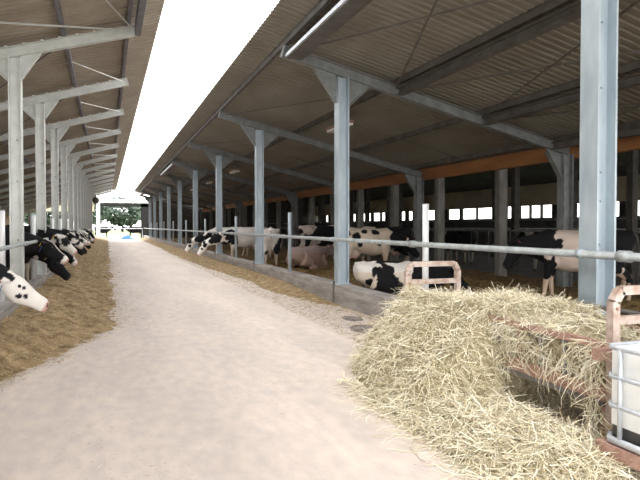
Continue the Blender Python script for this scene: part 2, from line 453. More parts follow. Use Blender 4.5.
# strut bays with cross bracing
for bi, (a, b) in enumerate([(RY[0], RY[1]), (RY[4], RY[5]), (RY[8], RY[9])]):
    where = ['front bay', 'middle braced bay', 'far braced bay'][bi]
    if bi == 0: a0 = a+.07
    else: a0 = a+.07
    t = empty('edge_strut', (3.2, a0, zr(3.2))); tag(t, 'bright edged steel strut at the sky gap, %s' % where, 'strut', 'edge struts at sky gap')
    MB().quad_box((-.02, 0, -.13), (.28, b-a-.14, -.02)).build('box_section', M['purlin'], t)
    MB().quad_box((-.06, 0, -.11), (-.02, b-a-.14, -.05)).build('lit_flange', M['cage'], t)  # pale colour stands in for daylight catching the strut's edge
    for xx in (5.5, 7.5, 9.3):
        if bi == 2: continue
        z = zr(xx)-.03
        o = MB().ibeam((xx, a+.07, z), (xx, b-.07, z), .16, .14, .014).build('roof_strut', M['purlin'])
        tag(o, 'brown steel strut between rafters %s, %s' % ({5.5: 'nearest the alley', 7.5: 'over mid pen', 9.3: 'nearest orange beam'}[xx], where), 'strut', 'struts between rafters')
def rod(p, q, m, lab, r=.013, grp='bracing rods'):
    o = MB().tube([p, q], r, 6).build('bracing_rod', m); tag(o, lab, 'rod', grp)
def R3(x, y): return (x, y, zr(x)+.02)
k = 0
for (p, q, n) in [((3.3, 10.7), (5.4, 4.5), 'tip of second rafter to near strut'), ((5.4, 10.7), (3.3, 4.5), 'crossing near the sky gap'),
               ((5.6, 10.7), (7.4, 4.5), 'rising beside the second rafter'), ((7.4, 10.7), (5.6, 4.5), 'crossing over the mid pen'),
               ((7.6, 10.7), (9.2, 4.5), 'above the standing cow'), ((9.2, 10.7), (7.6, 4.5), 'nearest the orange beam')]:
    rod(R3(*p), R3(*q), M['purlin'], 'thin dark bracing rod in front bay, %s' % n, .016)
for i in range(1, 8):
    a, b = RY[i]+.1, RY[i+1]-.1
    for (p, q, n) in [((3.3, b), (5.4, a), 'beside the sky gap'), ((5.4, (a+b)/2), (9.3, (a+b)/2), 'across the middle')]:
        rod(R3(*p), R3(*q), M['purlin'], 'thin dark rod under the right roof %s, %s bay' % (n, ORD[i]), .011)
# ------------------------------------------------------------------ orange beam & concrete posts
o = MB().quad_box((9.86, -3, 3.02), (10.02, 66, 3.37)).build('timber_beam', M['beam'])
tag(o, 'long orange-brown timber beam over the back of the right pen', 'beam')
py = 10.65 - 3.24*2
j = 0
while py < 65:
    if 3.2 < py:
        o = MB().quad_box((10.08, py-.12, .06), (10.34, py+.12, 3.2)).build('concrete_post', M['post'])
        bv = o.modifiers.new('b', 'BEVEL'); bv.width = .02
        near = ['hidden behind the nearest steel column', 'behind the feeder, left of standing cow', 'behind the hay feeder frame', 'right of the spotted standing cow', 'behind the spotted standing cow']
        tag(o, ('grey concrete post %s' % near[j-1]) if 1 <= j < 5 else 'grey concrete post deep below the orange beam', 'post', 'concrete posts under the orange beam')
        if j < 1: o['label'] = 'grey concrete post at the near end of the orange beam'
        j += 1
    py += 3.24
o = MB().quad_box((10.06, -3, 3.2), (10.38, 66, 3.42)).build('dark_lintel', M['dark']); tag(o, 'dark timber lintel on the concrete posts', 'lintel')

# ------------------------------------------------------------------ back hall on the right
XW = 22.0
segs = []
y = 8.0
random.seed(11)
M['jet'] = mat('near_black_timber', (.004, .004, .004), (.007, .006, .006), 4, .9)  # near-black all over, tuned down until the far timber rendered dark
mbw = MB().quad_box((XW, -3, .06), (XW+.2, 80, 1.95)); struct('wall_right', mbw, M['darkwall'])
struct('wall_right', MB().quad_box((XW, -3, 2.62), (XW+.2, 80, 3.75)), M['beige'])
yy = 2.0; wi = 0
while yy < 78:
    w_ = random.choice([.3, .5, 1.2]) if yy > 34 else random.choice([.1, .14, .4])
    o = struct('trim_%d' % (wi+1), MB().quad_box((XW+.02, yy, 1.95), (XW+.16, yy+w_, 2.62)), M['dark'])
    wi += 1; yy += w_ + (random.choice([.8, 1.1, 1.6]) if yy < 34 else random.choice([.5, .7, 1.4]))
for i in range(12):
    yy = 9 + i*4.9
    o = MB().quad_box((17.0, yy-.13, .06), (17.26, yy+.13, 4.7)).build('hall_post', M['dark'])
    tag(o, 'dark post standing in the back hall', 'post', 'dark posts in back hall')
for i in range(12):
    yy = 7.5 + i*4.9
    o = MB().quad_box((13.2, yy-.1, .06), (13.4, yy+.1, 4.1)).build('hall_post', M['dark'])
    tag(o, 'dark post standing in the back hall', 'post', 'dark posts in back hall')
for x, z, s in [(16.5, 1.75, 'upper'), (16.5, 1.3, 'lower'), (12.0, 1.35, 'front')]:
    o = MB().tube([(x, 0, z), (x, 76, z)], .03, 8).build('stall_rail', M['galv_far']); tag(o, '%s steel stall rail running through the dark back hall' % s, 'rail')
for i in range(26):
    yy = 9 + i*1.3
    x = 14.6; mb = MB()
    mb.tube([(x-.9, yy, .06), (x-.9, yy, 1.25), (x-.7, yy, 1.4), (x+1.0, yy, 1.4), (x+1.25, yy, 1.2), (x+1.25, yy, .7), (x+.4, yy, .5), (x-.1, yy, .8)], .028, 6)
    o = mb.build('cubicle_divider', M['galv_far']); tag(o, 'bent steel cubicle divider in the dark back hall', 'divider', 'cubicle dividers')

# outer ends: gable behind lets light in; side wall left
struct('wall_left', MB().quad_box((-8.6, -3, 0), (-8.45, 79, 1.1)), M['beige'])
struct('wall_left', MB().quad_box((-8.6, 9, 1.1), (-8.45, 66, 2.5)), mat('wall_brown', (.45, .33, .22), (.55, .43, .3), 2, .9))

# ------------------------------------------------------------------ left columns and rafters
for i, y in enumerate(LY):
    t = empty('steel_column', (LX, y, .36))
    lab = 'pale galvanised steel column above the white-faced cow, largest on the left' if i == 1 else '%s pale steel column from the front along the left kerb' % ORD[i]
    tag(t, lab, 'column', 'steel columns along the left kerb')
    top = zl(LX)-.1-.36
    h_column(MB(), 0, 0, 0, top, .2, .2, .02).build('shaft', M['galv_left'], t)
    MB().quad_box((-.13, -.13, 0), (.105, .13, .016)).build('base_plate', M['galv_left'], t)
    if i < 5:
        for zz in (.9, 1.9, 2.6):
            b = MB(); bolt(b, (.02, -.008, zz), (0, -1, 0), .012); b.build('bolt', M['purlin'], t)
    for s in (-1, 1):
        zt = lambda xx: zl(LX+xx)-.09-.36
        pts = [(s*.1, zt(s*.1)-.36), (s*.38, zt(s*.38)-.03), (s*.38, zt(s*.38)), (s*.1, zt(s*.1))]
        MB().prism(pts, -.008, .008).build('gusset_plate', M['galv_left'], t)
        MB().bar((s*.11, 0, zt(s*.11)-.38), (s*.4, 0, zt(s*.4)-.02), .11, .02).build('haunch_flange', M['galv_left'], t)
    t = empty('roof_rafter', (.5, y, zl(.5)))
    tag(t, '%s sloping steel rafter from the front under the left roof' % ORD[i], 'rafter', 'rafters of the left roof')
    dx = -9.2; dz = -.288*9.2
    MB().ibeam((0, 0, 0), (dx, 0, dz), .12, .18, .014).build('beam', M['galv_left'], t)
    MB().bar((.012, 0, .003), (0, 0, 0), .14, .2).build('end_plate', M['galv_left'], t)
    if i < 5:
        for kx in range(9):
            b = MB(); xx = -.4-kx*.28; b.box((xx, -.04, .288*xx+.1), (.05, .02, .025)); b.build('rafter_clip', M['bright'], t)
for i in range(8):
    y = 11.4 + 8.1*i
    t = empty('inner_column', (-6.6, y, .1)); tag(t, '%s pale steel column from the front inside the left pen' % ORD[i], 'column', 'inner columns of the left pen')
    H = zl(-6.6)-.09-.1
    h_column(MB(), 0, 0, 0, H, .2, .2, .02).build('shaft', M['galv_left'], t)
    for s in (-1, 1):
        MB().bar((s*.1, 0, H-.5), (s*.55, 0, H+.158*s), .1, .02).build('haunch_flange', M['galv_left'], t)
# deeper edge channel in the first left bay
t = empty('edge_strut', (.55, 3.0, zl(.5))); tag(t, 'dark edge channel with pale lip at the left sky gap', 'strut')
MB().quad_box((-.05, 0, -.1), (.05, 8.35, .14)).build('channel', M['purlin_left'], t)
MB().quad_box((.05, 0, .02), (.075, 8.35, .14)).build('lip', M['galv_left'], t)
def L3(x, y, dz=0): return (x, y, zl(x)+dz)
rod(L3(.4, 11.3), L3(-4.5, 7.45), M['galv_left'], 'long bright bracing rod to the tip of nearest left rafter', .016, 'left bracing rods')
rod(L3(.4, 11.2, .05), L3(-.6, 7.45, .05), M['galv_left'], 'short bright bracing rod beside the left sky gap', .014, 'left bracing rods')
rod(L3(-.7, 7.5), L3(-4.4, 11.3), M['purlin_left'], 'dark bracing rod crossing the top left corner', .014, 'left bracing rods')
for i in range(1, 9):
    a, b = LY[i]+.1, LY[i+1]-.1
    rod(L3(.4, b), L3(-.62, a+1.2), M['galv_left'], 'pale short bracing rod by the sky gap, %s left bay' % ORD[i], .012, 'left bracing rods')
    rod(L3(-.75, a), L3(-3.0, b), M['purlin_left'], 'dark bracing rod over the columns, %s left bay' % ORD[i], .012, 'left bracing rods')
    if i % 2: rod(L3(-2.0, a), L3(-5.0, b), M['galv_left'], 'pale bracing rod over the left pen, %s left bay' % ORD[i], .012, 'left bracing rods')

# ------------------------------------------------------------------ rails with their posts
RAILX = 4.11
t = empty('neck_rail', (RAILX, 0, 1.243)); tag(t, 'long grey pipe rail along the right side of the alley', 'rail')
MB().tube([(0, -1.5, 0), (0, 74, 0)], .036, 14).build('pipe', M['rail'], t, True)
for y in [7.62, 14.3, 3.9, 20.8]:
    MB().tube([(0, y-.06, 0), (0, y+.06, 0)], .05, 14).build('coupling', M['rail'], t, True)
for y in RY[:6]:
    MB().tube([(0, y-.03, 0), (0, y+.03, 0)], .045, 12).build('clamp', M['galv'], t, True)
midR = [7.45, 14.1, 20.6, 27.5, 34.5, 41.5, 48.5, 55.5, 62.5]
for i, y in enumerate(midR):
    h = 1.80 if i == 0 else 1.82
    t = empty('rail_post', (4.22, y, .38)); tag(t, ['slim white-topped rail post behind the hay feeder', 'slim grey rail post between the two front right columns'][i] if i < 2 else '%s slim grey rail post from the front, right kerb' % ORD[i], 'post', 'rail posts of the right kerb')
    r = .045
    MB().tube([(0, 0, 0), (0, 0, h-.38)], r, 14).build('post_tube', M['bright'] if i == 0 else M['galv'], t, True)
    MB().tube([(0, 0, h-.38), (0, 0, h-.37)], r+.004, 14).build('post_cap', M['bright'], t, True)
t = empty('neck_rail', (-1.31, 0, 1.2)); tag(t, 'long grey pipe rail along the left side of the alley', 'rail')
MB().tube([(0, 4, 0), (0, 76, 0)], .032, 12).build('pipe', M['rail'], t, True)
for y in LY[:7]:
    MB().tube([(0, y-.03, 0), (0, y+.03, 0)], .042, 12).build('clamp', M['galv'], t, True)
for i, y in enumerate([10.1, 14.25, 19.0, 22.2, 26.3, 30.3, 34.4]):
    t = empty('rail_post', (-1.5, y, .36)); tag(t, '%s white rail post from the front, left kerb' % ORD[i], 'post', 'rail posts of the left kerb')
    MB().tube([(0, 0, 0), (0, 0, 1.37)], .055, 12).build('post_tube', M['bright'], t, True)
    MB().tube([(0, 0, 1.37), (0, 0, 1.38)], .059, 12).build('post_cap', M['galv'], t, True)
o = MB().tube([(3.98, 2.75, 0), (3.98, 2.75, .77), (3.98, 2.8, .80), (3.98, 5.25, .80), (3.98, 5.3, .77), (3.98, 5.3, 0)], .022, 10).build('low_rail', M['purlin'], None, True); tag(o, 'short dark pipe rail low behind the hay feeder', 'rail')

# ------------------------------------------------------------------ hay feeder
FX0, FX1, FY0, FY1 = 3.0, 3.66, 2.95, 5.72
t = empty('hay_feeder', (FX0, FY0, 0)); tag(t, 'rusty steel hay feeder cage with framed ends, overflowing with hay', 'feeder')
def fr(y, nm):
    w = FX1-FX0; mb = MB()
    z0, z1 = .12, 1.09; c = .07
    pts = [(0.02, y, z0), (0.02, y, z1-c), (c, y, z1), (w-c, y, z1), (w-.02, y, z1-c), (w-.02, y, z0)]
    fo = MB()
    for a, b in zip(pts, pts[1:]): fo.bar(a, b, .055, .055, up=(0, 1, 0))
    o = fo.build('end_frame', M['rustgrey'], t)
    MB().bar((.04, y, .90), (w-.04, y, .90), .05, .05).build('crossbar', M['rustgrey'], o)
    for zz in (.2, .55, .98): b_ = MB(); bolt(b_, (.02, y-.03, zz), (0, -1, 0), .01, .012); b_.build('rivet', M['rust'], o)
L = FY1-FY0
fr(0, 'n'); fr(L, 'f')
MB().bar((0, .03, .735), (0, L-.03, .735), .045, .045).build('top_rail', M['rust'], t)
MB().bar((FX1-FX0, .03, .735), (FX1-FX0, L-.03, .735), .045, .045).build('top_rail', M['rust'], t)
MB().bar((0, .03, .36), (0, L-.03, .36), .05, .03).build('bottom_rail', M['purlin'], t)
MB().bar((FX1-FX0, .03, .36), (FX1-FX0, L-.03, .36), .05, .03).build('bottom_rail', M['purlin'], t)
MB().quad_box((-.012, .03, .375), (.004, L-.03, .47)).build('side_panel', M['rust'], t)
MB().quad_box((0, .0, .34), (FX1-FX0, L, .36)).build('base_tray', M['rust'], t)
for k in range(11):
    yy = .14 + k*(L-.2)/10.5
    MB().bar((0, yy, .46), (0, yy+.03, .73), .014, .03, up=(1, 0, 0)).build('side_bar', M['galv_far'] if k % 3 else M['rust'], t)
for k in range(11):
    yy = .14 + k*(L-.2)/10.5
    MB().bar((FX1-FX0, yy, .36), (FX1-FX0, yy, .73), .014, .03, up=(1, 0, 0)).build('side_bar', M['rust'], t)
MB().bar((-.14, -.02, .70), (.02, -.02, .70), .06, .07).build('corner_bracket', M['rust'], t)
for xx in (.06, .6):
    for yy in (.08, L-.08):
        MB().bar((xx, yy, 0), (xx, yy, .35), .05, .05, up=(0, 1, 0)).build('foot', M['rust'], t)

# hay heap
def hay(x, y):
    n = .07*N(x*2.2, y*2.2, 4) + .045*N(x*6, y*6, 1) + .02*N(x*17, y*17, 2)
    box = .0
    inside = sm((x-2.93)/.12)*sm((3.80-x)/.14)*sm((y-2.98)/.1)*sm((6.05-y)/.3)
    fade = sm((y-2.9)/1.4)
    hb = (.65 + .14*fade*sm((5.5-y)/.8) + .05*sm((x-3.0)/.3))*inside
    # spill in front
    xe = 2.24 + .25*sm((y-5.2)/.9) + .1*N(3, y*1.6)
    tt_ = (x-xe)/(3.0-xe)
    hf = .80*max(0, min(1, tt_))**.72 * sm((y-3.78)/.5) * sm((6.0-y)/.35) if x < 3.05 else 0
    # thin hay on the ground near the camera
    xe2 = 2.0 + .12*N(9, y*2) + .25*sm((3.2-y)/.5) 
    hg = .16*sm((x-xe2)/.5)*sm((3.95-x)/.2)*sm((y-2.35)/.4)*sm((5-y)/.6)
    he = .5*sm((y-5.6)/.2)*sm((5.95-y)/.2)*sm((x-2.5)/.4)*sm((4.15-x)/.1)
    h = max(hb, hf, hg, he)
    return h + n*min(1, h*4+.0) - (.03 if h < .012 else 0)
def hay_clip(x, y):
    h = hay(x, y)
    if h < .0: return -.02
    if x < 3.0 and y < 3.78: h = min(h, .15)
    return h
mb = heightfield(1.7, 4.1, 2.25, 6.4, .025, .025, hay_clip)
t = empty('hay_heap', (2.6, 4.5, 0)); tag(t, 'big heap of pale dry hay spilling from the rusty feeder', 'hay', None, 'stuff')
# hay standing inside the cage over the tray is a solid mass; below the tray only ground litter
def hay_in(x, y): return max(hay(x, y), .37)
def hay_low(x, y):
    h = hay_clip(x, y)
    if x > 2.97 and y < 4.0+.25*N(x*3, 1): return min(h, .05+.02*N(x*5, y*5))
    return h
o = heightfield(1.7, 4.1, 2.25, 6.4, .025, .025, hay_low).build('hay_spill', M['haybase'], t, True); o.location = (-2.6, -4.5, 0); o['kind'] = 'stuff'
mi = MB(); nx, ny = 28, 60
xa, xb, ya, yb = 3.03, 3.63, 3.0, 4.4
for j in range(ny+1):
    yy = ya+(yb-ya)*j/ny
    mi.v.append((xa+.0, yy, .38))
    for i in range(nx+1):
        xx = xa+(xb-xa)*i/nx; edge = .03*N(yy*9, 3) if i in (0, nx) else 0
        mi.v.append((xx+edge, yy, max(.6, hay(max(xx, 3.06), yy))))
    mi.v.append((xb, yy, .38))
st = nx+3
for j in range(ny):
    for i in range(st-1):
        a = j*st+i; mi.f.append((a, a+1, a+st+1, a+st))
mi.f.append(tuple(range(st-1, -1, -1))); mi.f.append(tuple(ny*st+i for i in range(st)))
o = mi.build('hay_fill', M['haybase'], t, False); o.location = (-2.6, -4.5, 0); o['kind'] = 'stuff'
HP = [(.78, .71, .54), (.86, .81, .66), (.64, .56, .39), (.92, .88, .76), (.76, .70, .52), (.48, .39, .25), (.72, .68, .50)]
mb = MB(); tt = []
def sH():
    x = random.uniform(1.8, 3.75); y = random.uniform(2.4, 6.3)
    if 2.9 < x < 3.06 and y < 3.95 or (x > 3.6 and y > 5.85): return None
    h = hay_low(x, y)
    if h < .02 and (x < 2.05 or y > 5.4 or random.random() < .8): return None
    return (x, y, max(.005, h+.005))
add_strands(mb, tt, 30000, sH, (.06, .36), .0045, HP, .035, .35, .5)
def sT():
    x = random.uniform(2.98, 3.72); y = random.uniform(2.98, 5.8); return (x, y, max(.6, hay(max(x, 3.06), y))+.01)
add_strands(mb, tt, 6000, sT, (.08, .25), .0045, HP, .04, .3, .5)
o = strand_obj('hay_stalks', mb, tt, t); o.location = (-2.6, -4.5, 0); o['kind'] = 'stuff'
# steep faces: stalks hanging through the cage side
mb = MB(); tt = []
def hang(n, x, y0, y1, z0, z1):
    for _ in range(n):
        y = random.uniform(y0, y1); z = random.uniform(z0, z1); l = random.uniform(.08, .3)
        c = random.choice(HP); kk = random.uniform(.7, 1.05); c = (*[v*kk for v in c], 1)
        ang = random.gauss(0, .9); xx = x + random.uniform(-.05, .03); b = len(mb.v)
        side = Vector((0, math.cos(ang), -math.sin(ang)))*random.uniform(.003, .006)
        d = Vector((random.gauss(0, .12), math.sin(ang), math.cos(ang)))
        for t_i in (0, .33, .66, 1):
            q = Vector((xx, y, z)) - d*(l*t_i) + Vector((-.05*math.sin(t_i*3), 0, 0))
            q.z = max(q.z, .03)
            mb.v.append(tuple(q-side/2)); mb.v.append(tuple(q+side/2)); tt.extend([c, c])
        mb.f += [(b, b+1, b+3, b+2), (b+2, b+3, b+5, b+4), (b+4, b+5, b+7, b+6)]
hang(420, 3.035, 3.02, 4.4, .52, .74)
hang(60, 2.96, 2.95, 4.1, .45, .78)
hang(260, 2.97, 3.85, 4.4, .4, .78)
hang(90, 2.93, 2.90, 3.06, .2, .8)
o = strand_obj('hanging_stalks', mb, tt, t); o.location = (-2.6, -4.5, 0); o['kind'] = 'stuff'
mb = MB(); tt = []
def sG():
    y = random.uniform(2.35, 5.9); x = 2.28 - abs(random.gauss(0, .17)) + .1*sm((3.1-y)/.6) + .9*sm((y-4.9)/1.1)
    return (x, y, .004)
add_strands(mb, tt, 1500, sG, (.05, .3), .004, HP, .006, .04, .5)
o = strand_obj('stray_hay', mb, tt); tag(o, 'stray hay stalks fanned out on concrete around the heap', 'hay', None, 'stuff')

# damp manure patches by the kerb
for (x, y, rx, ry, lab) in [(3.55, 7.95, .26, .42, 'larger dark damp manure patch at foot of the kerb'), (3.72, 8.95, .16, .3, 'smaller dark damp manure patch further along the kerb')]:
    mb = MB(); n = 26; mb.v.append((0, 0, .014))
    for ring, zf in ((.55, .012), (1, .0015)):
        for k in range(n):
            an = 2*PI*k/n; q = ring*(1+.22*N(math.cos(an)*1.6, math.sin(an)*1.6, x)); mb.v.append((rx*q*math.cos(an), ry*q*math.sin(an), zf))
    for k in range(n):
        mb.f.append((0, 1+k, 1+(k+1) % n)); mb.f.append((1+k, 1+n+k, 1+n+(k+1) % n, 1+(k+1) % n))
    o = mb.build('manure_patch', M['manure'], None, True); o.location = (x, y, 0); tag(o, lab, 'manure')

# ------------------------------------------------------------------ tank on a pallet, lower right
TX, TYF, TYN = 2.78, 2.78, 1.72
t = empty('water_tank', (TX, TYN, 0)); tag(t, 'cut-down white plastic tank in a steel cage at the feeder end', 'tank')
W = 1.0; D = TYF-TYN
bx = MB().quad_box((.035, .035, .235), (W-.035, D-.035, .33)); bx.build('dark_bottom', M['tank_dark'], t)
mb = MB(); ZB = .33
for a, b in [((.03, .03, ZB), (W-.03, .045, .79)), ((.03, D-.045, ZB), (W-.03, D-.03, .79)), ((.03, .045, ZB), (.045, D-.045, .79)), ((W-.045, .045, ZB), (W-.03, D-.045, .79)), ((.045, .045, ZB), (W-.045, D-.045, .36))]: mb.quad_box(a, b)
mb.quad_box((.045, .045, .73), (W-.045, D-.045, .75))
mb.build('container', M['plastic'], t)
for zz in (.79, .62, .45):
    pts = [(0, .05, zz), (.05, 0, zz), (W-.05, 0, zz), (W, .05, zz), (W, D-.05, zz), (W-.05, D, zz), (.05, D, zz), (0, D-.05, zz), (0, .05, zz)]
    MB().tube(pts, .013, 8).build('cage_ring', M['cage'], t, True)
for k, (x, y) in enumerate([(0, D-.12), (0, D*.6), (0, D*.25), (.2, 0), (.5, 0), (.8, 0), (.2, D), (.5, D), (.8, D), (W, D*.3), (W, D*.7)]):
    MB().tube([(x, y, .24), (x, y, .79)], .014, 8).build('cage_upright', M['cage'], t, True)
MB().tube([(0, .05, .25), (.05, 0, .25), (W-.05, 0, .25), (W, .05, .25), (W, D-.05, .25), (W-.05, D, .25), (.05, D, .25), (0, D-.05, .25), (0, .05, .25)], .022, 8).build('base_ring', M['cage'], t, True)
p = empty('pallet', (TX, TYN, 0)); tag(p, 'rusty brown pallet under the white water tank', 'pallet')
MB().quad_box((-.03, -.03, .15), (W+.03, D+.03, .225)).build('deck', M['rust'], p)
for x in (.06, W/2, W-.06):
    for y in (.06, D/2, D-.06):
        MB().quad_box((x-.07, y-.07, 0), (x+.07, y+.07, .15)).build('block', M['rust'], p)

# ------------------------------------------------------------------ far end of the barn
YE = 75.0
struct('trim_98', MB().quad_box((-1.3, YE, 3.8), (4.8, YE+.25, 4.15)), M['jet'])
struct('wall_back', MB().quad_box((4.5, 66.25, 0), (24, 66.45, 4.25)), M['dark']); struct('wall_back', MB().quad_box((3.85, YE, 0), (12, YE+.25, 4.15)), M['jet'])
struct('wall_back', MB().prism([(4.5, 4.25), (10.3, 4.25), (10.3, 3.45), (4.5, 4.75)], 66.25, 66.45), M['dark'])
struct('wall_back', MB().quad_box((-9, YE+.4, 3.2), (-1.4, YE+.6, 4.2)), M['beige'])
mb = MB().bar((-9, YE, 4.22), (-9, YE+8, 6.4), .1, .1)
o = MB(); o.v = [(-9, YE, 4.25), (24, YE, 4.25), (24, YE+5, 4.8), (-9, YE+5, 4.8), (-9, YE, 4.31), (24, YE, 4.31), (24, YE+5, 4.86), (-9, YE+5, 4.86)]
o.f = [(3,2,1,0),(4,5,6,7),(0,1,5,4),(1,2,6,5),(2,3,7,6),(3,0,4,7)]
struct('ceiling', o, M['bluetrim'], label='pale roof of the cross passage at the far end')
o = MB().quad_box((-1.15, YE-1.2, 0), (-.75, YE-.9, 4.6)).build('end_post', M['bright']); tag(o, 'thick white post at the far left end of alley', 'post')
o = MB().tube([(.5, 61, 4.98), (1.8, 61, 4.95), (3.1, 61, 4.75)], .06, 8).build('tie_pipe', M['galv_left']); tag(o, 'pale tie pipe spanning the sky gap near the far end', 'pipe')
o = MB().tube([(-.95, 73, 0), (-.95, 73, 1.2), (3.9, 73, 1.2), (3.9, 73, 0)], .05, 8).build('end_gate_rail', M['rail']); tag(o, 'pale rail across the far end of the alley', 'rail')
t = empty('globe_lamp', (-1.0, 62, 4.4)); tag(t, 'dark globe lamp hanging beside the far left columns', 'lamp')
MB().ell((0, 0, -.42), (.32, .32, .36)).build('globe', M['dark'], t, True); MB().tube([(0, 0, -.1), (0, 0, .15)], .05, 8).build('stem', M['dark'], t)
t = empty('blue_tarpaulin', (2.1, 70.5, 0)); tag(t, 'blue plastic tarpaulin bundle on floor at the far end', 'tarpaulin')
mb = heightfield(-.8, .9, -.5, .5, .1, .1, lambda x, y: .45*sm(1-abs(x)/.9)*sm((.5-abs(y))/.3)*(1+.5*N(x*3, y*3)))
mb.build('sheet', M['bluetarp'], t, True)

# lamps / small fittings under the right roof
for i, (x, y) in enumerate([(5.6, 14.3), (5.6, 27.6), (5.6, 35), (5.6, 42)]):
    t = empty('lamp_fitting', (x, y, zr(x)-.12)); tag(t, '%s brownish strip lamp from the front under right roof' % ORD[i], 'lamp', 'strip lamps of the right roof')
    MB().quad_box((-.1, -.65, -.08), (.1, .65, -.03)).build('diffuser', M['bright'], t)
    MB().quad_box((-.12, -.68, -.03), (.12, .68, .03)).build('housing', M['rust'], t)
    for yy in (-.5, .5): MB().tube([(0, yy, .03), (0, yy, .3)], .01, 6).build('hanger', M['purlin'], t)

# trees outside
def tree(x, y, h, w, seed, lab, grp='trees outside the far end'):
    random.seed(seed); t = empty('broadleaf_tree', (x, y, -.04)); tag(t, lab, 'tree', grp)
    MB().tube([(0, 0, 0), (.1, 0, h*.3), (0, .1, h*.6)], [.35, .25, .12], 8).build('trunk', M['bark'], t, True)
    mb = MB()
    for k in range(900):
        a = random.uniform(0, 2*PI); u = random.uniform(-1, 1); rr = (1-u*u)**.5; r_ = random.uniform(.75, 1.02)*(1+.22*N(a*1.3, u*2.5, seed))
        c = Vector((w*rr*math.cos(a)*r_, w*rr*math.sin(a)*r_, h*.58+h*.4*u*r_)); s = random.uniform(.35, .7)
        n1 = Vector((random.gauss(0, 1), random.gauss(0, 1), random.gauss(0, 1))).normalized(); n2 = n1.orthogonal().normalized(); n3 = n1.cross(n2)
        b = len(mb.v)
        for q in range(5):
            an = 2*PI*q/5; mb.v.append(tuple(c+n2*(math.cos(an)*s)+n3*(math.sin(an)*s)+n1*random.uniform(-.15, .15)))
        mb.f.append(tuple(b+q for q in range(5)))
    mb.build('foliage', M['leaf'], t, False, False)
LT = ['tall dark tree left in the far opening', 'broad green tree in middle of the far opening', 'tall green tree right in the far opening']
for i, (x, y, h, w) in enumerate([(-5, 160, 9, 5.2), (4, 172, 9, 5.5), (12, 160, 9, 5), (22, 170, 8, 5), (-16, 170, 8, 5), (32, 160, 9, 5.5)]):
    tree(x, y, h, w, 40+i, LT[i] if i < 3 else ['dark tree beyond field, far right', 'dark tree beyond field, far left', 'bushy tree beyond field, rightmost of the row'][i-3])

